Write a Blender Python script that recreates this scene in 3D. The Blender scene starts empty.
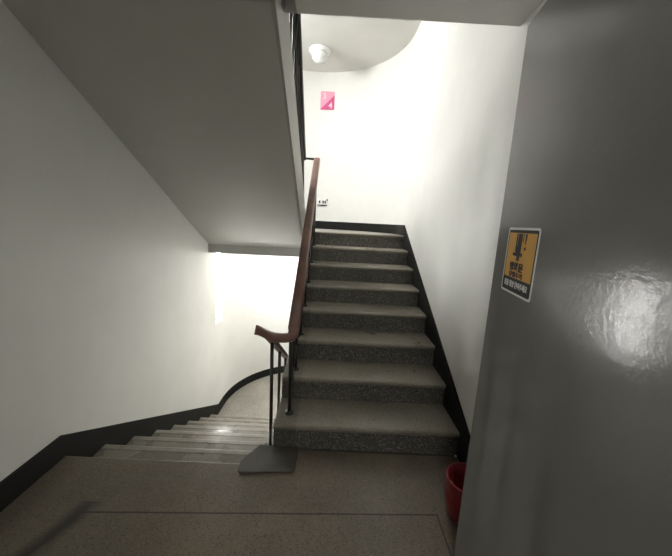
import bpy, bmesh, math, random
from mathutils import Vector, Matrix
random.seed(7)
S = bpy.context.scene
COL = S.collection

# ------------------------------------------------------------------ camera, world, light, exposure
PITCH, YAW, ROLL, CAM_H, FPX = -0.1756, 0.0098, 0.0513, 1.4429, 313.8
F = Vector((math.sin(YAW)*math.cos(PITCH), math.cos(YAW)*math.cos(PITCH), math.sin(PITCH)))
RX = Vector((math.cos(YAW), -math.sin(YAW), 0)); UX = RX.cross(F)
R2 = RX*math.cos(ROLL) + UX*math.sin(ROLL)
U2 = -RX*math.sin(ROLL) + UX*math.cos(ROLL)
cam_data = bpy.data.cameras.new('camera')
cam = bpy.data.objects.new('camera', cam_data); COL.objects.link(cam)
m = Matrix((R2, U2, -F)).transposed().to_4x4(); m.translation = (0, 0, CAM_H)
cam.matrix_world = m
cam_data.sensor_fit = 'HORIZONTAL'; cam_data.sensor_width = 36.0
cam_data.lens = 36.0*FPX/672.0
cam_data.clip_start = 0.02
S.camera = cam

S.view_settings.view_transform = 'Standard'
S.view_settings.look = 'None'
S.view_settings.gamma = 1.0
S.view_settings.use_curve_mapping = False
S.view_settings.exposure = 0.85

w = bpy.data.worlds.new('sky'); S.world = w; w.use_nodes = True
nt = w.node_tree; nt.nodes.clear()
bg = nt.nodes.new('ShaderNodeBackground'); out = nt.nodes.new('ShaderNodeOutputWorld')
bg.inputs['Color'].default_value = (0.92, 0.96, 1.0, 1); bg.inputs['Strength'].default_value = 1.0
nt.links.new(bg.outputs[0], out.inputs[0])


def area(name, loc, direction, sx, sy, power, col=(1, 1, 1)):
    l = bpy.data.lights.new(name, 'AREA'); l.shape = 'RECTANGLE'; l.size = sx; l.size_y = sy
    l.energy = power; l.color = col
    o = bpy.data.objects.new(name, l); COL.objects.link(o)
    o.location = loc
    o.rotation_euler = Vector(direction).to_track_quat('-Z', 'Y').to_euler()
    return o


# daylight outside the narrow lower window and the unseen, widened upper one
area('daylight_lower_window', (-1.90, 4.20, 0.50), (1, 0, -0.10), 2.6, 1.4, 800, (1.0, 0.992, 0.965))
area('daylight_upper_window', (-1.86, 4.20, 3.80), (1, 0, -0.40), 2.6, 1.4, 480, (1.0, 0.992, 0.965))
# added fill light in the corridor behind the camera
area('corridor_fill_light', (0.0, -1.2, 2.33), (0, 0, -1), 0.5, 0.5, 14, (1.0, 0.97, 0.92))

# ------------------------------------------------------------------ materials


def newmat(name):
    mt = bpy.data.materials.new(name); mt.use_nodes = True
    n = mt.node_tree; b = n.nodes['Principled BSDF']
    return mt, n, b


def nd(n, t, **kw):
    x = n.nodes.new(t)
    for k, v in kw.items():
        setattr(x, k, v)
    return x


def lk(n, a, b): n.links.new(a, b)


def coords(n): return nd(n, 'ShaderNodeTexCoord').outputs['Object']


def noise(n, co, scale, detail=4, rough=.55):
    x = nd(n, 'ShaderNodeTexNoise'); x.inputs['Scale'].default_value = scale
    x.inputs['Detail'].default_value = detail; x.inputs['Roughness'].default_value = rough
    lk(n, co, x.inputs['Vector']); return x.outputs['Fac']


def ramp(n, fac, stops):
    x = nd(n, 'ShaderNodeValToRGB'); e = x.color_ramp.elements
    while len(e) < len(stops): e.new(.5)
    for i, (p, c) in enumerate(stops):
        e[i].position = p; e[i].color = (*c, 1) if len(c) == 3 else c
    lk(n, fac, x.inputs[0]); return x.outputs[0]


def mix(n, fac, a, b, mode='MIX'):
    x = nd(n, 'ShaderNodeMix'); x.data_type = 'RGBA'; x.blend_type = mode
    for i, v in ((0, fac), (6, a), (7, b)):
        if hasattr(v, 'links'): lk(n, v, x.inputs[i])
        elif i == 0: x.inputs[0].default_value = v
        else: x.inputs[i].default_value = (*v, 1)
    return x.outputs[2]


def mth(n, op, a, b=0.0, c=None):
    x = nd(n, 'ShaderNodeMath'); x.operation = op
    for i, v in enumerate((a, b, c)):
        if v is None: continue
        if hasattr(v, 'links'): lk(n, v, x.inputs[i])
        else: x.inputs[i].default_value = v
    return x.outputs[0]


def bump(n, b, h, strength, dist=.002):
    x = nd(n, 'ShaderNodeBump'); x.inputs['Strength'].default_value = strength
    x.inputs['Distance'].default_value = dist
    lk(n, h, x.inputs['Height']); lk(n, x.outputs[0], b.inputs['Normal'])


def plain(name, col, rough=.5, metal=0, var=.08, scale=12, bmp=0.0):
    mt, n, b = newmat(name); co = coords(n)
    f = noise(n, co, scale)
    a = tuple(max(0, c*(1-var)) for c in col); z = tuple(min(1, c*(1+var)) for c in col)
    lk(n, ramp(n, f, [(.3, a), (.7, z)]), b.inputs['Base Color'])
    b.inputs['Roughness'].default_value = rough; b.inputs['Metallic'].default_value = metal
    if name.startswith('black_sk'): b.inputs['Specular IOR Level'].default_value = .2
    if bmp: bump(n, b, noise(n, co, 160, 3), bmp)
    return mt


def paint(name, col, rough=.7, bmp=.25, var=.035):
    mt, n, b = newmat(name); co = coords(n)
    f = noise(n, co, 2.2, 5, .6)
    a = tuple(c*(1-var) for c in col); z = tuple(min(.95, c*(1+var)) for c in col)
    lk(n, ramp(n, f, [(.3, a), (.7, z)]), b.inputs['Base Color'])
    b.inputs['Roughness'].default_value = rough
    b.inputs['Specular IOR Level'].default_value = .3
    bump(n, b, noise(n, co, 90, 4), bmp, .003)
    return mt


def terrazzo(name, base, dark, light, scale, rough=.45, chips=.5, end_dark=None, joints=False, bmp=.15, right_dark=None):
    mt, n, b = newmat(name); co = coords(n)
    big = noise(n, co, 3.0, 5, .6)
    c = ramp(n, big, [(.3, tuple(x*.82 for x in base)), (.7, tuple(x*1.15 for x in base))])
    v = nd(n, 'ShaderNodeTexVoronoi'); v.inputs['Scale'].default_value = scale; lk(n, co, v.inputs['Vector'])
    sep = nd(n, 'ShaderNodeSeparateColor'); lk(n, v.outputs['Color'], sep.inputs[0])
    pick = sep.outputs[0]
    inside = mth(n, 'LESS_THAN', v.outputs['Distance'], .42)
    isd = mth(n, 'MULTIPLY', mth(n, 'LESS_THAN', pick, .5*chips), inside)
    isl = mth(n, 'MULTIPLY', mth(n, 'GREATER_THAN', pick, 1-.4*chips), inside)
    c = mix(n, isd, c, dark); c = mix(n, isl, c, light)
    # worn, dirty patches
    dirt = ramp(n, noise(n, co, 1.7, 6, .65), [(.42, (0, 0, 0)), (.66, (1, 1, 1))])
    dd = nd(n, 'ShaderNodeRGBToBW'); lk(n, dirt, dd.inputs[0])
    c = mix(n, mth(n, 'MULTIPLY', dd.outputs[0], .28), c, tuple(x*.55 for x in base))
    xyz = nd(n, 'ShaderNodeSeparateXYZ'); lk(n, co, xyz.inputs[0])
    X, Y = xyz.outputs[0], xyz.outputs[1]
    if end_dark is not None:   # bare cement margin under the balusters
        msk = mth(n, 'LESS_THAN', X, end_dark)
        c = mix(n, mth(n, 'MULTIPLY', msk, .45), c, tuple(x*.5 for x in base))
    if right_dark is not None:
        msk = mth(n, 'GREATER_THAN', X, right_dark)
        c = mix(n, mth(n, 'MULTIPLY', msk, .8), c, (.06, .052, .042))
    if joints:
        def line(coord, pos, hw, lo_c, lo, hi):
            a = mth(n, 'LESS_THAN', mth(n, 'ABSOLUTE', mth(n, 'SUBTRACT', coord, pos)), hw)
            return mth(n, 'MULTIPLY', a, mth(n, 'MULTIPLY', mth(n, 'GREATER_THAN', lo_c, lo), mth(n, 'LESS_THAN', lo_c, hi)))
        ypos = mth(n, 'MULTIPLY_ADD', X, .037, 1.343)
        j1 = line(Y, ypos, .0045, X, -1.16, .592)
        j2 = line(X, .590, .004, Y, .3, 1.365)
        xpos = mth(n, 'MULTIPLY_ADD', Y, .3, -1.555)
        j3 = line(X, xpos, .006, Y, .3, 1.30)
        j = mth(n, 'MAXIMUM', mth(n, 'MAXIMUM', j1, j2), j3)
        c = mix(n, mth(n, 'MULTIPLY', j, .8), c, (.02, .018, .015))
        # black worn stain along the left joint
        dist = mth(n, 'ABSOLUTE', mth(n, 'SUBTRACT', X, mth(n, 'ADD', xpos, -.005)))
        st = mth(n, 'MULTIPLY', mth(n, 'SUBTRACT', 1.0, mth(n, 'MINIMUM', mth(n, 'DIVIDE', dist, .07), 1.0)),
                 mth(n, 'LESS_THAN', mth(n, 'ABSOLUTE', mth(n, 'SUBTRACT', Y, 1.0)), .36))
        st = mth(n, 'MULTIPLY', st, noise(n, co, 9, 4))
        c = mix(n, mth(n, 'MINIMUM', mth(n, 'MULTIPLY', st, 1.9), .85), c, (.025, .022, .018))
    lk(n, c, b.inputs['Base Color'])
    rr = ramp(n, noise(n, co, 5, 4), [(.3, (rough-.1,)*3), (.7, (rough+.12,)*3)])
    bw = nd(n, 'ShaderNodeRGBToBW'); lk(n, rr, bw.inputs[0]); lk(n, bw.outputs[0], b.inputs['Roughness'])
    bump(n, b, noise(n, co, 45, 5), bmp, .003)
    return mt


M = {}
M['wall'] = paint('white_wall_paint', (.72, .717, .685))
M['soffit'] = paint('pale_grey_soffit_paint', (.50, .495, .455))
M['ceiling'] = paint('pale_grey_ceiling_paint', (.62, .615, .58))
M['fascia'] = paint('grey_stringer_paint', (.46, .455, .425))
M['black'] = plain('black_skirting_paint', (.010, .010, .009), .6, 0, .2, 6, .05)
M['floor'] = terrazzo('terrazzo_floor', (.168, .140, .103), (.07, .058, .045), (.23, .20, .155), 140, .42, .55, None, True)
M['landing'] = terrazzo('terrazzo_landing', (.30, .285, .25), (.12, .11, .10), (.42, .40, .36), 95, .38, .5)
M['tread'] = terrazzo('terrazzo_tread', (.24, .218, .178), (.10, .09, .073), (.31, .285, .235), 130, .36, .55, -.19)
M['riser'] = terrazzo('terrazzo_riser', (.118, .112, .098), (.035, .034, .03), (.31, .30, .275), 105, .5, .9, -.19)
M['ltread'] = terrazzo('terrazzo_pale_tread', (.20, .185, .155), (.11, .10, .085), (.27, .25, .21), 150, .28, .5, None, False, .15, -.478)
M['nosing'] = plain('worn_pale_nosing', (.26, .24, .205), .3, 0, .2, 14, .1)
M['cement'] = plain('dark_cement', (.072, .064, .051), .6, 0, .25, 9, .2)
M['rail'] = plain('brown_rail_plastic', (.19, .105, .083), .42, 0, .25, 4)
M['steel'] = plain('dark_painted_steel', (.035, .034, .031), .4, .3, .2, 10)
M['white'] = plain('white_plastic', (.82, .82, .80), .35, 0, .02)
M['frost'] = plain('frosted_lamp_glass', (.80, .80, .78), .2, 0, .02)
M['chrome'] = plain('chrome', (.5, .5, .5), .2, 1.0, .05)
M['orange'] = plain('orange_sticker_vinyl', (.74, .38, .04), .6, 0, .06)
M['ink'] = plain('black_ink', (.012, .011, .010), .75, 0, .1)
M['stickwhite'] = plain('white_sticker_vinyl', (.78, .78, .75), .6, 0, .04)
M['pink'] = plain('pink_sign_plastic', (.80, .33, .46), .4, 0, .05)
M['deeppink'] = plain('deep_pink_sign_print', (.60, .09, .23), .4, 0, .05)
M['palepink'] = plain('pale_pink_print', (.88, .62, .70), .4, 0, .03)
M['red'] = plain('red_plastic', (.25, .012, .020), .35, 0, .12, 8)
M['alu'] = plain('white_window_frame', (.8, .8, .78), .4, 0, .03)

# door paint: grey gloss enamel with orange-peel
mt, n, b = newmat('grey_door_enamel'); co = coords(n)
f = noise(n, co, 1.6, 4)
lk(n, ramp(n, f, [(.3, (.185, .183, .172)), (.7, (.225, .222, .208))]), b.inputs['Base Color'])
b.inputs['Roughness'].default_value = .18
b.inputs['Specular IOR Level'].default_value = .28
bump(n, b, noise(n, co, 60, 2, .5), .16, .003)
M['door'] = mt

# window glass
mt = bpy.data.materials.new('window_glass'); mt.use_nodes = True; n = mt.node_tree; n.nodes.clear()
o_ = nd(n, 'ShaderNodeOutputMaterial'); mx = nd(n, 'ShaderNodeMixShader'); tr = nd(n, 'ShaderNodeBsdfTransparent')
gl = nd(n, 'ShaderNodeBsdfGlossy'); gl.inputs['Roughness'].default_value = .03
mx.inputs[0].default_value = .06
lk(n, tr.outputs[0], mx.inputs[1]); lk(n, gl.outputs[0], mx.inputs[2]); lk(n, mx.outputs[0], o_.inputs[0])
M['glass'] = mt

# ------------------------------------------------------------------ mesh helpers


def link(name, bm, mat, parent=None, smooth=False, bevel=0.0, seg=2):
    bmesh.ops.remove_doubles(bm, verts=bm.verts, dist=1e-6)
    bmesh.ops.recalc_face_normals(bm, faces=bm.faces)
    me = bpy.data.meshes.new(name); bm.to_mesh(me); bm.free()
    me.materials.append(M[mat] if isinstance(mat, str) else mat)
    if smooth:
        for p in me.polygons: p.use_smooth = True
    o = bpy.data.objects.new(name, me); COL.objects.link(o)
    if bevel:
        bv = o.modifiers.new('bevel', 'BEVEL'); bv.width = bevel; bv.segments = seg
        bv.limit_method = 'ANGLE'; bv.angle_limit = math.radians(40)
    if parent:
        o.parent = parent
        o.matrix_parent_inverse = Matrix.Translation(parent.location).inverted() if not any(parent.rotation_euler) else Matrix()
    return o


def box(bm, x0, x1, y0, y1, z0, z1):
    v = [bm.verts.new((x, y, z)) for z in (z0, z1) for y in (y0, y1) for x in (x0, x1)]
    for f in ((0, 1, 3, 2), (4, 6, 7, 5), (0, 4, 5, 1), (2, 3, 7, 6), (0, 2, 6, 4), (1, 5, 7, 3)):
        bm.faces.new([v[i] for i in f])
    return bm


def bx(*a): return box(bmesh.new(), *a)


def prism_yz(bm, pts, x0, x1, skew=None):
    """pts (y,z) polygon extruded in x; x0/x1 may be functions of y"""
    g = lambda q, y: q(y) if callable(q) else q
    a = [bm.verts.new((g(x0, y), y, z)) for y, z in pts]
    c = [bm.verts.new((g(x1, y), y, z)) for y, z in pts]
    bm.faces.new(a); bm.faces.new(c[::-1])
    for i in range(len(pts)):
        j = (i+1) % len(pts); bm.faces.new((a[i], c[i], c[j], a[j]))
    return bm


def prism_xy(bm, pts, z0, z1):
    a = [bm.verts.new((x, y, z0)) for x, y in pts]; c = [bm.verts.new((x, y, z1)) for x, y in pts]
    bm.faces.new(a[::-1]); bm.faces.new(c)
    for i in range(len(pts)):
        j = (i+1) % len(pts); bm.faces.new((a[i], a[j], c[j], c[i]))
    return bm


def sweep(path, prof, up=Vector((0, 0, 1)), bm=None):
    """closed profile [(side, up)] swept along a polyline"""
    bm = bm or bmesh.new(); path = [Vector(p) for p in path]; rings = []
    for i, p in enumerate(path):
        t = (path[min(i+1, len(path)-1)] - path[max(i-1, 0)]).normalized()
        s = t.cross(up)
        if s.length < 1e-4: s = Vector((1, 0, 0))
        s.normalize(); u = s.cross(t)
        rings.append([bm.verts.new(p + s*a + u*b_) for a, b_ in prof])
    k = len(prof)
    for i in range(len(rings)-1):
        for j in range(k):
            bm.faces.new((rings[i][j], rings[i][(j+1) % k], rings[i+1][(j+1) % k], rings[i+1][j]))
    bm.faces.new(rings[0][::-1]); bm.faces.new(rings[-1])
    return bm


def circ(r, k=10): return [(r*math.cos(2*math.pi*i/k), r*math.sin(2*math.pi*i/k)) for i in range(k)]


def rrect(wd, ht, r, k=3):
    p = []
    for cx, cy, a0 in ((wd/2-r, ht/2-r, 0), (-wd/2+r, ht/2-r, 90), (-wd/2+r, -ht/2+r, 180), (wd/2-r, -ht/2+r, 270)):
        for i in range(k+1):
            a = math.radians(a0+90*i/k); p.append((cx+r*math.cos(a), cy+r*math.sin(a)))
    return p


def spline(pts, k=8):
    P = [Vector(p) for p in pts]; o = []
    for i in range(len(P)-1):
        a = P[max(i-1, 0)]; b_ = P[i]; c = P[i+1]; d = P[min(i+2, len(P)-1)]
        for j in range(k):
            t = j/k
            o.append(.5*((2*b_)+(c-a)*t+(2*a-5*b_+4*c-d)*t*t+(3*b_-a-3*c+d)*t**3))
    o.append(P[-1]); return o


def lathe(prof, k=28, bm=None, cx=0, cy=0):
    bm = bm or bmesh.new(); rings = []
    for r, z in prof:
        rings.append([bm.verts.new((cx+r*math.cos(2*math.pi*i/k), cy+r*math.sin(2*math.pi*i/k), z)) for i in range(k)])
    for i in range(len(rings)-1):
        for j in range(k):
            bm.faces.new((rings[i][j], rings[i][(j+1) % k], rings[i+1][(j+1) % k], rings[i+1][j]))
    bm.faces.new(rings[0][::-1]); bm.faces.new(rings[-1])
    return bm


def thing(name, label, cat, loc=(0, 0, 0), group=None):
    o = bpy.data.objects.new(name, None); COL.objects.link(o); o.location = loc
    o.empty_display_size = .1
    o['label'] = label; o['category'] = cat
    if group: o['group'] = group
    return o


def struct(name, bm, mat, **k):
    o = link(name, bm, mat, **k); o['kind'] = 'structure'; return o


# ------------------------------------------------------------------ the stairwell's measures
RISE, GO = .165, .306
XL, XR = -1.545, .870            # wall faces
WELL = -.33                      # left ends of the right-hand steps
UP0, DN0 = 1.787, 1.653          # first riser up, first nosing down
CX, CY, RAD = (XL+XR)/2, 4.28, (XR-XL)/2
LOW, HIGH = -8*RISE, 8*RISE      # half-landings
TOP = 5.2


def arc(r, a0, a1, k=36): return [(CX+r*math.cos(math.radians(a0+(a1-a0)*i/k)), CY+r*math.sin(math.radians(a0+(a1-a0)*i/k))) for i in range(k+1)]


# ------------------------------------------------------------------ setting
# floor of the storey, through the doorway into the corridor
bm = bmesh.new()
prism_xy(bm, [(XL, -2.6), (XR, -2.6), (XR, UP0), (WELL, UP0), (WELL, DN0), (XL, DN0)], -.19, 0)
struct('floor', bm, 'floor', bevel=.008)
# lower half-landing
bm = prism_xy(bmesh.new(), [(XL, 3.795), (XR, 3.795)] + arc(RAD, 0, 180), LOW-.18, LOW)
struct('floor_lower_landing', bm, 'landing')
# upper half-landing
bm = prism_xy(bmesh.new(), [(XL, 3.86), (WELL, 3.86), (WELL, 4.05), (XR, 4.05)] + arc(RAD, 0, 180), HIGH-.17, HIGH)
struct('floor_upper_landing', bm, 'landing')
bm = bx(XL, WELL-.005, 3.853, 4.0, .998, HIGH-.17)
struct('ceiling_beam', bm, 'fascia')

# left wall, pierced by two windows beside the half-landings
W0, W1 = 4.06, CY
WU = 3.55                        # unseen upper window, widened to spread a softer light
WZ = ((.012, 1.03), (2.66, 3.70))
bm = bmesh.new(); T = .05; TW = .05
box(bm, XL-TW, XL, -2.8, WU, LOW-.2, TOP)
zz = [LOW-.2, WZ[0][0], WZ[0][1], WZ[1][0], WZ[1][1], TOP]
for i in (0, 2, 4): box(bm, XL-TW, XL, W0, W1, zz[i], zz[i+1])
for i in (0, 4): box(bm, XL-TW, XL, WU, W0, LOW-.2 if i == 0 else zz[4], zz[3] if i == 0 else TOP)
struct('wall_left', bm, 'wall')
bm = bx(XR, XR+T, -2.8, CY, LOW-.2, TOP); struct('wall_right', bm, 'wall')
bm = bmesh.new()
ins, outs = arc(RAD, 0, 180, 64), arc(RAD+T, 0, 180, 64)
for i in range(64):
    q = [ins[i], outs[i], outs[i+1], ins[i+1]]
    lo = [bm.verts.new((x, y, LOW-.2)) for x, y in q]; hi = [bm.verts.new((x, y, TOP)) for x, y in q]
    bm.faces.new((lo[0], lo[3], hi[3], hi[0])); bm.faces.new((lo[1], hi[1], hi[2], lo[2]))
    bm.faces.new(lo[::-1]); bm.faces.new(hi)
    if i == 0: bm.faces.new((lo[0], hi[0], hi[1], lo[1]))
    if i == 63: bm.faces.new((lo[2], hi[2], hi[3], lo[3]))
o = struct('wall_far', bm, 'wall', smooth=True)
bv = o.modifiers.new('edges', 'EDGE_SPLIT'); bv.split_angle = math.radians(40)
# wall round the doorway the view is taken from
bm = bmesh.new()
DX0, DX1, DH = -.50, .50, 2.13
box(bm, XL, DX0, 0.0, .2, 0, TOP); box(bm, DX1, XR, 0.0, .2, 0, TOP); box(bm, DX0, DX1, 0.0, .2, DH, TOP)
struct('wall_front', bm, 'wall')
bm = bx(XL, XR, -2.8, -2.6, -.19, 2.45); struct('wall_corridor', bm, 'wall')
# storey ceiling; its far edge shows over the stair
bm = bmesh.new()
prism_xy(bm, [(XL, -2.6), (XR, -2.6), (XR, 1.76), (-.242, 1.76), (-.242, 1.55), (XL, 1.55)], 2.45, 2.64)
struct('ceiling', bm, 'ceiling')
bm = prism_xy(bmesh.new(), [(XL, 4.06), (XR, 4.06)] + arc(RAD, 0, 180), 3.78, 3.96)
struct('ceiling_over_landing', bm, 'ceiling')
bm = bx(XL-T, XR+T, -2.8, 5.8, TOP, TOP+.1); struct('ceiling_light_block', bm, 'wall')  # unseen lid added over the shaft to keep sky light from leaking in

# black skirtings: level on the landing, raking down / up with the stairs, level round the rounded ends
def skirt_arc(bm, a0, a1, z0, z1, th=.015, k=40):
    o_, i_ = arc(RAD, a0, a1, k), arc(RAD-th, a0, a1, k)
    for i in range(k):
        q = [i_[i], o_[i], o_[i+1], i_[i+1]]
        lo = [bm.verts.new((x, y, z0)) for x, y in q]; hi = [bm.verts.new((x, y, z1)) for x, y in q]
        bm.faces.new((lo[0], lo[3], hi[3], hi[0])); bm.faces.new((lo[1], hi[1], hi[2], lo[2]))
        bm.faces.new(lo[::-1]); bm.faces.new(hi)


bm = bmesh.new()
prism_yz(bm, [(.2, 0), (DN0+.0, 0), (DN0, -.30), (3.80, -1.45), (3.80, LOW), (CY, LOW), (CY, -1.195), (4.10, -1.195), (1.646, .137), (.2, .142)], XL, XL+.015)
skirt_arc(bm, 180, 0, LOW, -1.195)
struct('baseboard_left', bm, 'black')
bm = bmesh.new()
prism_yz(bm, [(.2, 0), (UP0, 0), (UP0, 0), (3.94, HIGH-.30), (3.94, HIGH), (CY, HIGH), (CY, 1.452), (4.0, 1.452), (1.745, .258), (1.53, .142), (.2, .142)], XR-.018, XR)
skirt_arc(bm, 0, 180, HIGH, 1.452)
struct('baseboard_right', bm, 'black')

# windows
for i, (z0, z1) in enumerate(WZ):
    w0 = W0 if i == 0 else WU
    fr = bmesh.new(); xa, xb = XL-.048, XL-.02
    box(fr, xa, xb, w0, w0+.006, z0, z1); box(fr, xa, xb, W1-.018, W1, z0, z1)
    box(fr, xa, xb, w0+.018, W1-.018, z0, z0+.03); box(fr, xa, xb, w0+.018, W1-.018, z1-.03, z1)
    wd = struct('window_%d' % (i+1), fr, 'alu')
    link('pane', bx(XL-.037, XL-.032, w0+.016, W1-.016, z0+.028, z1-.028), 'glass', wd)
    if i == 0:
        link('latch', bx(XL-.015, XL+.006, W0+.004, W0+.026, z0+.05, z0+.075), 'steel', wd, bevel=.003)

# the open grey door
DDIR = Vector((.14, 1, 0)).normalized(); DN = Vector((-DDIR.y, DDIR.x, 0))
door_far = Vector((.585, 1.135, 0)); DW = .93
hinge = door_far - DDIR*DW
def door_pt(s, h, d=0.0):     # s from the hinge, h height, d off the face towards the stair
    return hinge + DDIR*s + Vector((0, 0, h)) + DN*d
bm = bmesh.new()
def obox(bm, s0, s1, h0, h1, d0, d1):
    v = [bm.verts.new(door_pt(s, h, d)) for h in (h0, h1) for d in (d0, d1) for s in (s0, s1)]
    for f in ((0, 1, 3, 2), (4, 6, 7, 5), (0, 4, 5, 1), (2, 3, 7, 6), (0, 2, 6, 4), (1, 5, 7, 3)):
        bm.faces.new([v[i] for i in f])
    return bm
obox(bm, 0, DW, .012, 2.095, -.045, 0)
door = struct('door_1', bm, 'door', bevel=.003)
for hh in (.25, 1.05, 1.85):
    link('hinge', obox(bmesh.new(), -.012, .004, hh, hh+.11, -.03, -.012), 'steel', door)
lv = bmesh.new(); obox(lv, DW-.09, DW-.04, .93, 1.13, -.053, -.045); obox(lv, DW-.19, DW-.055, 1.02, 1.04, -.10, -.085)
obox(lv, DW-.072, DW-.055, 1.02, 1.04, -.10, -.053)
link('door_handle', lv, 'chrome', door)
fb = bmesh.new()
box(fb, DX0, DX0+.035, .0, .205, 0, DH); box(fb, DX0, DX1, .0, .205, DH-.03, DH)
struct('trim_1', fb, 'door')

# ------------------------------------------------------------------ stair flights
def nosed(y_front, y_back, z, th=.035):
    """tread outline in (y,z), rounded at the front"""
    s = 1 if y_back > y_front else -1
    r = th/2; p = [(y_back, z-th), (y_back, z)]
    for i in range(7):
        a = math.radians(90 + 180*i/6); p.append((y_front + s*r + s*r*math.cos(a), z - r + r*math.sin(a)))
    return p


def flight(root, y0, z0, s, n, xa, xb, slab_mat, tread_mat, riser_mat, slab_pts, steps=True, last=None, nosing=None):
    """n steps rising from (y0, z0); s=+1 rises away from the door, -1 towards it"""
    link('slab', prism_yz(bmesh.new(), slab_pts, xa, xb), slab_mat, root)
    if not steps: return
    for k in range(1, n+1):
        yf = y0 + s*(k-1)*GO; z = z0 + k*RISE
        st = prism_yz(bmesh.new(), nosed(yf-s*.004, yf+s*((last if last and k == n else GO)+.012), z), xa, xb)
        tr = link('step', st, tread_mat, root, smooth=False)
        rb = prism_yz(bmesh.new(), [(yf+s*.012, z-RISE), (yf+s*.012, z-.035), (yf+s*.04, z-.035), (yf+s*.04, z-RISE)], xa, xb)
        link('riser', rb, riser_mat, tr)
        if nosing:
            link('nosing', prism_yz(bmesh.new(), nosed(yf-s*.006, yf+s*.045, z+.002, .03), xa, nosing), 'nosing', tr)


def saw(y0, z0, s, n, under, drop=.03):
    """concrete body under the steps, (y,z): sawtooth on top, raking soffit below"""
    p = [(y0+s*.03, z0)]
    for k in range(1, n+1):
        p.append((y0+s*((k-1)*GO+.03), z0+k*RISE-drop)); p.append((y0+s*(k*GO+.03), z0+k*RISE-drop))
    return p + under


SL = .5395
# up flight, right
t = thing('staircase', 'speckled terrazzo stairs going up beside the right wall, behind the brown handrail', 'stairs', (.26, UP0, 0))
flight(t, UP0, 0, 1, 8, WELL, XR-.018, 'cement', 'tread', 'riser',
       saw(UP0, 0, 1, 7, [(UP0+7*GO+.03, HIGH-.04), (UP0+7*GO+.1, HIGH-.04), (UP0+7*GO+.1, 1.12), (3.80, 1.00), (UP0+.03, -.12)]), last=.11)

# down flight, left
y7 = DN0+7*GO
t = thing('staircase', 'pale worn terrazzo stairs going down along the left wall', 'stairs', (-.95, DN0, 0))
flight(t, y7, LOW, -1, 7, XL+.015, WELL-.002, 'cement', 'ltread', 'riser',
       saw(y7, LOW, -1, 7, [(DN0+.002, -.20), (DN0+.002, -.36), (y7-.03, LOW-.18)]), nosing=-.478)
# dark kerb along the well, its rounded end lying on the landing
kb = bmesh.new()
prism_yz(kb, [(DN0-.01, -.01), (DN0-.01, .008), (DN0+.06, .006), (y7, LOW+RISE+.035), (y7, LOW+.01), (DN0+.09, -.14)], -.412, WELL-.003)
link('kerb', kb, 'cement', t)
pl = []
for x, y, a0 in ((-.465, 1.60, 180), (-.195, 1.622, 270)):
    for i in range(7):
        a = math.radians(a0+90*i/6); pl.append((x+.03*math.cos(a), y+.03*math.sin(a)))
pl += [(-.165, UP0+.010), (WELL-.001, UP0+.010), (-.415, UP0+.02), (-.495, DN0+.01)]
link('kerb_end', prism_xy(bmesh.new(), pl, -.002, .012), 'cement', t, bevel=.004)

# flight above the down flight, seen from below
zl = lambda y: 1.105 + (3.853-y)*.5495
t = thing('staircase', 'sloping grey underside of the stairs overhead on the left', 'stairs', (-.95, 3.853, HIGH))
side = lambda y: -.329 - (y-1.55)*.026
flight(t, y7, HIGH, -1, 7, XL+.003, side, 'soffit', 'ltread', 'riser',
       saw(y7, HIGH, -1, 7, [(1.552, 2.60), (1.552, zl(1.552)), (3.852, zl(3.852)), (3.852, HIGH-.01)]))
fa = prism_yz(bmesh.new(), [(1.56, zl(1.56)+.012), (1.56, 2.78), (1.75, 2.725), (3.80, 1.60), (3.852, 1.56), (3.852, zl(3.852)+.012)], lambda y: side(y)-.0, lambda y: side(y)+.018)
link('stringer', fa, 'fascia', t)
# raking slab of the flight above the up flight
t = thing('staircase', 'pale underside of the stairs overhead on the right, past the dark ceiling edge', 'stairs', (.26, 1.76, 2.64))
flight(t, UP0, 2.64, 1, 7, -.30, XR-.001, 'wall', 'tread', 'riser',
       saw(UP0, 2.64, 1, 7, [(4.058, 3.95), (4.058, 3.79), (3.98, 3.735), (1.762, 2.452), (1.762, 2.63)]), steps=False)

# ------------------------------------------------------------------ railings
def bar(a, b, r=.010, k=8): return sweep([a, b], circ(r, k), up=Vector((0, 1, 0)) if abs(a[0]-b[0])+abs(a[1]-b[1]) < 1e-4 else Vector((0, 0, 1)))


t = thing('stair_railing', 'brown handrail on dark steel balusters between the up and down stairs', 'railing', (-.30, 1.80, 0))
prof = rrect(.072, .052, .018, 4)
A, B = Vector((-.222, 1.83, .790)), Vector((-.249, 3.77, 2.135))
link('handrail', sweep([A, A.lerp(B, .25), A.lerp(B, .5), A.lerp(B, .75), B], prof), 'rail', t, smooth=True)
path = spline([A + (B-A)*.012, (-.226, 1.80, .762), (-.262, 1.785, .748), (-.335, 1.785, .750), (-.392, 1.77, .780), (-.418, 1.76, .795), (-.440, 1.755, .800)], 7)
link('scroll_end', sweep(path, rrect(.062, .05, .02, 4)), 'rail', t, smooth=True)
D0, D1 = Vector((-.372, 1.81, .742)), Vector((-.372, 3.70, .742-1.89*.625))
link('handrail', sweep([D0, D0.lerp(D1, .5), D1], rrect(.05, .03, .008, 3)), 'rail', t)
up_z = lambda y: A.z + (y-A.y)*(B.z-A.z)/(B.y-A.y) - .02
nos = lambda y: RISE*(int((y-UP0)/GO)+1)
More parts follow.
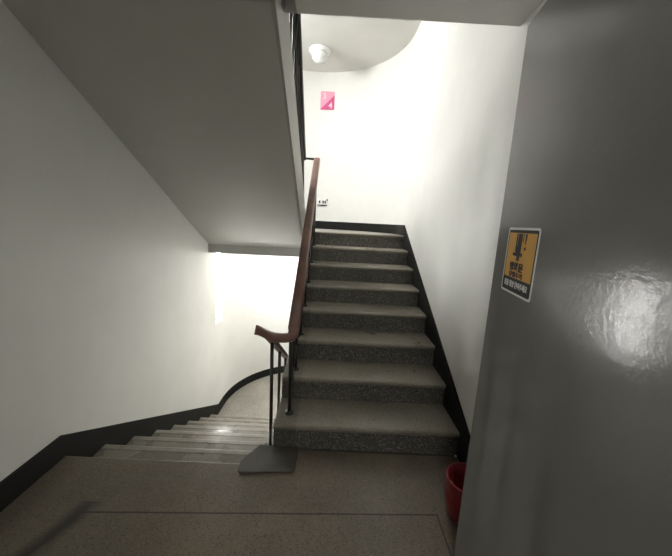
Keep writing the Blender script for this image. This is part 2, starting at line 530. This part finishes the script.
for k in range(7):
    y = UP0 + .133 + k*GO; x = -.250
    bb = link('baluster', bar((x, y, nos(y)-.01), (x, y, up_z(y)), .0115), 'steel', t, smooth=True)
    link('foot_flange', lathe([(.028, nos(y)-.001), (.028, nos(y)+.008), (.015, nos(y)+.018)], 14, None, x, y), 'steel', bb)
    if k < 6:
        y2 = y + GO/2
        link('baluster', bar((x, y2, up_z(y2)-.62), (x, y2, up_z(y2)), .008), 'steel', t, smooth=True)
y_a, y_b = UP0+.133, UP0+.133+6*GO
link('lower_bar', sweep([(-.25, y_a, up_z(y_a)-.50), (-.25, y_b, up_z(y_b)-.66)], rrect(.012, .03, .003, 2)), 'steel', t)
dn_z = lambda y: D0.z - (y-D0.y)*.625
kerb_z = lambda y: .012 - (y-DN0-.06)*(.012-(LOW+RISE+.035))/(y7-DN0-.06)
for k in range(7):
    y = 1.925 + k*GO*.98
    bb = link('baluster', bar((-.372, y, kerb_z(y)-.01), (-.372, y, dn_z(y)-.005), .0115), 'steel', t, smooth=True)
    link('foot_flange', lathe([(.024, kerb_z(y)-.012), (.024, kerb_z(y)+.012), (.014, kerb_z(y)+.02)], 12, None, -.372, y), 'steel', bb)

t = thing('stair_railing', 'dark railing along the edge of the overhead left stairs, seen from below', 'railing', (-.39, 3.77, HIGH))
E0 = Vector((-.405, 3.77, 2.14)); E1 = Vector((-.318, 1.75, 3.35))
rx = lambda y: E0.x + (y-E0.y)*(E1.x-E0.x)/(E1.y-E0.y)
rz = lambda y: E0.z + (y-E0.y)*(E1.z-E0.z)/(E1.y-E0.y)
link('handrail', sweep([E0, E0.lerp(E1, .5), E1], rrect(.06, .05, .016, 4)), 'steel', t, smooth=True)
link('rail_link', sweep(spline([(-.262, 3.775, 2.14), (-.33, 3.79, 2.145), (-.395, 3.78, 2.145)], 5), rrect(.03, .022, .006, 2)), 'steel', t)
strz = lambda y: 1.60 + (3.80-y)*(2.725-1.60)/(3.80-1.75)
for k in range(14):
    y = 3.74 - k*GO/2
    x0 = side(y)+.002
    link('baluster', bar((x0, y, strz(y)-.02), (rx(y), y, rz(y)-.01), .009), 'steel', t, smooth=True)

# ------------------------------------------------------------------ small things
# dome lamps over both half-landings; the unseen lower one is added for brightness
def dome_lamp(lz, label, watts):
    lx, ly = -.335, 4.83
    t = thing('ceiling_lamp', label, 'lamp', (lx, ly, lz))
    link('base_plate', lathe([(.145, lz), (.15, lz-.012), (.142, lz-.035), (.10, lz-.045)], 36, None, lx, ly), 'white', t, smooth=True)
    link('globe', lathe([(.098, lz-.044), (.108, lz-.07), (.105, lz-.105), (.085, lz-.14), (.05, lz-.16), (.012, lz-.167)], 36, None, lx, ly), 'frost', t, smooth=True)
    if watts:
        l = bpy.data.lights.new('lamp_fill_light', 'POINT'); l.energy = watts; l.shadow_soft_size = .09; l.color = (1, .985, .94)
        o = bpy.data.objects.new('lamp_fill_light', l); COL.objects.link(o); o.location = (lx, ly, lz-.29)


dome_lamp(3.78, 'round white dome lamp on the ceiling over the upper landing', 0)
dome_lamp(HIGH-.17, 'added unseen dome lamp under the upper landing, brightening the lower landing', 27)

cu = {}


def text_mesh(name, body, size, mat, parent, M4, depth=.0006, bold=0.0, width=None):
    c = bpy.data.curves.new(name, 'FONT'); c.body = body; c.size = size; c.align_x = 'CENTER'; c.align_y = 'CENTER'
    c.extrude = depth; c.offset = bold
    tmp = bpy.data.objects.new('tmp', c); COL.objects.link(tmp)
    bpy.context.view_layer.update()
    me = bpy.data.meshes.new_from_object(tmp.evaluated_get(bpy.context.evaluated_depsgraph_get()))
    bpy.data.objects.remove(tmp)
    if width and len(me.vertices):
        xs = [v.co.x for v in me.vertices]; k = width/(max(xs)-min(xs)); mid = (max(xs)+min(xs))/2
        for v in me.vertices: v.co.x = (v.co.x-mid)*k
    me.transform(M4); me.materials.clear(); me.materials.append(M[mat]); me.name = name
    o = bpy.data.objects.new(name, me); COL.objects.link(o)
    if parent:
        o.parent = parent; o.matrix_parent_inverse = Matrix.Translation(parent.location).inverted()
    return o


# orange caution sticker on the door
sc = DW - (1.135-.939)/DDIR.y; hc = 1.353; SW, SH = .208, .204
org = door_pt(sc, hc, 0.0)
FRM = Matrix((-DDIR, Vector((0, 0, 1)), DN)).transposed().to_4x4(); FRM.translation = org   # x right, y up, z off the door
t = thing('sticker', 'orange and black caution sticker with white edge on the grey door', 'sticker', tuple(org))


def flat(pts, z0, z1):
    bm = bmesh.new(); prism_xy(bm, pts, z0, z1); bm.transform(FRM); return bm


def rect(x0, x1, y0, y1): return [(x0, y0), (x1, y0), (x1, y1), (x0, y1)]


link('backing', flat(rrect(SW, SH, .010, 5), 0.0, .0010), 'stickwhite', t)
link('black_border', flat(rrect(SW-.014, SH-.014, .006, 4), .0010, .0014), 'ink', t)
link('orange_panel', flat(rect(-SW/2+.013, SW/2-.013, -.052, SH/2-.016), .0014, .0018), 'orange', t)
ic = bmesh.new()
def addp(pts): prism_xy(ic, pts, .0018, .0023)
addp(rect(-.022, .004, .022, .084)); addp(rect(-.034, -.026, .030, .084)); addp(rect(-.046, .016, .016, .026))
addp(rect(-.018, .000, .002, .017)); addp([(-.034, .030), (-.022, .024), (-.022, .046), (-.030, .05)])
addp(rect(.010, .014, .060, .084))
addp([(.024, .084), (.035, .084), (.031, .052), (.027, .052)]); addp(rrect(.0101, .0101, .005, 5)) if False else None
addp([(.0295+.0055*math.cos(a*math.pi/6), .041+.0055*math.sin(a*math.pi/6)) for a in range(12)])
ic.transform(FRM); link('pictogram', ic, 'ink', t)
TL = lambda x, y, z: FRM @ Matrix.Translation((x, y, z))
text_mesh('lettering', '방화문', .028, 'ink', t, TL(-.010, -.019, .0022), bold=.0012, width=.092)
text_mesh('lettering', '닫힘주의', .018, 'ink', t, TL(-.008, -.0425, .0022), bold=.0006, width=.090)
text_mesh('lettering', '문을 항상 닫아주세요', .022, 'stickwhite', t, TL(0, -.073, .0018), bold=.0003, width=.160)

# pink storey sign on the rounded far wall
def far_y(x): return CY + math.sqrt(RAD**2-(x-CX)**2)
px, pz = -.227, 3.36; py = far_y(px)-.012
t = thing('wall_sign', 'pink storey number sign with a diagonal split high on far wall', 'sign', (px, py, pz))
FRM = Matrix((Vector((1, 0, 0)), Vector((0, 0, 1)), Vector((0, -1, 0)))).transposed().to_4x4(); FRM.translation = (px, py, pz)
link('plate', flat(rect(-.112, .112, -.135, .135), -.010, .004), 'pink', t, bevel=.002)
link('lower_half', flat([(-.112, -.135), (.112, -.135), (.112, .085)], .0041, .006), 'deeppink', t)
text_mesh('numeral', '3', .12, 'palepink', t, TL(-.05, .06, .005), bold=.003)
text_mesh('numeral', '4', .12, 'palepink', t, TL(.05, -.075, .007), bold=.003)

# socket plate low on the far wall
px, pz = -.245, 1.768; py = far_y(px)-.010
t = thing('wall_socket', 'small white socket plate with dark slots on the far wall beside the handrail top', 'socket', (px, py, pz))
FRM.translation = (px, py, pz)
link('plate', flat(rrect(.18, .105, .008, 3), -.008, .010), 'white', t, bevel=.002)
for sx in (-.045, .015, .05):
    link('outlet', flat(rect(sx-.012, sx+.012, -.022, .022), .010, .013), 'steel', t)
link('lower_edge', flat(rect(-.085, .082, -.058, -.044), -.004, .013), 'steel', t)
link('corner_switch', flat(rect(.072, .09, .02, .055), -.004, .014), 'steel', t)

# red plastic container on the floor behind the door edge
bx_, by_ = .738, 1.385
t = thing('bucket', 'red plastic bucket standing behind the edge of the grey door', 'bucket', (bx_, by_, 0))
bm = lathe([(.086, 0.0), (.090, .004), (.108, .11), (.103, .19), (.110, .195), (.110, .202), (.100, .202), (.102, .11), (.082, .010), (.01, .010)], 32, None, bx_, by_)
link('body', bm, 'red', t, smooth=True)
hp = [(bx_-.02+.108*math.cos(a)*.35, by_+.108*math.sin(a), .190-.09*abs(math.cos(a))) for a in [math.pi*(.5+i/12) for i in range(13)]]
link('handle', sweep(hp, circ(.005, 6)), 'red', t, smooth=True)

# housing made up for the added corridor fill, behind the viewpoint
t = thing('ceiling_lamp', 'added unseen flat lamp on the corridor ceiling behind the doorway', 'lamp', (0, -1.2, 2.45))
link('housing', bx(-.3, .3, -1.5, -.9, 2.40, 2.45), 'white', t, bevel=.004)
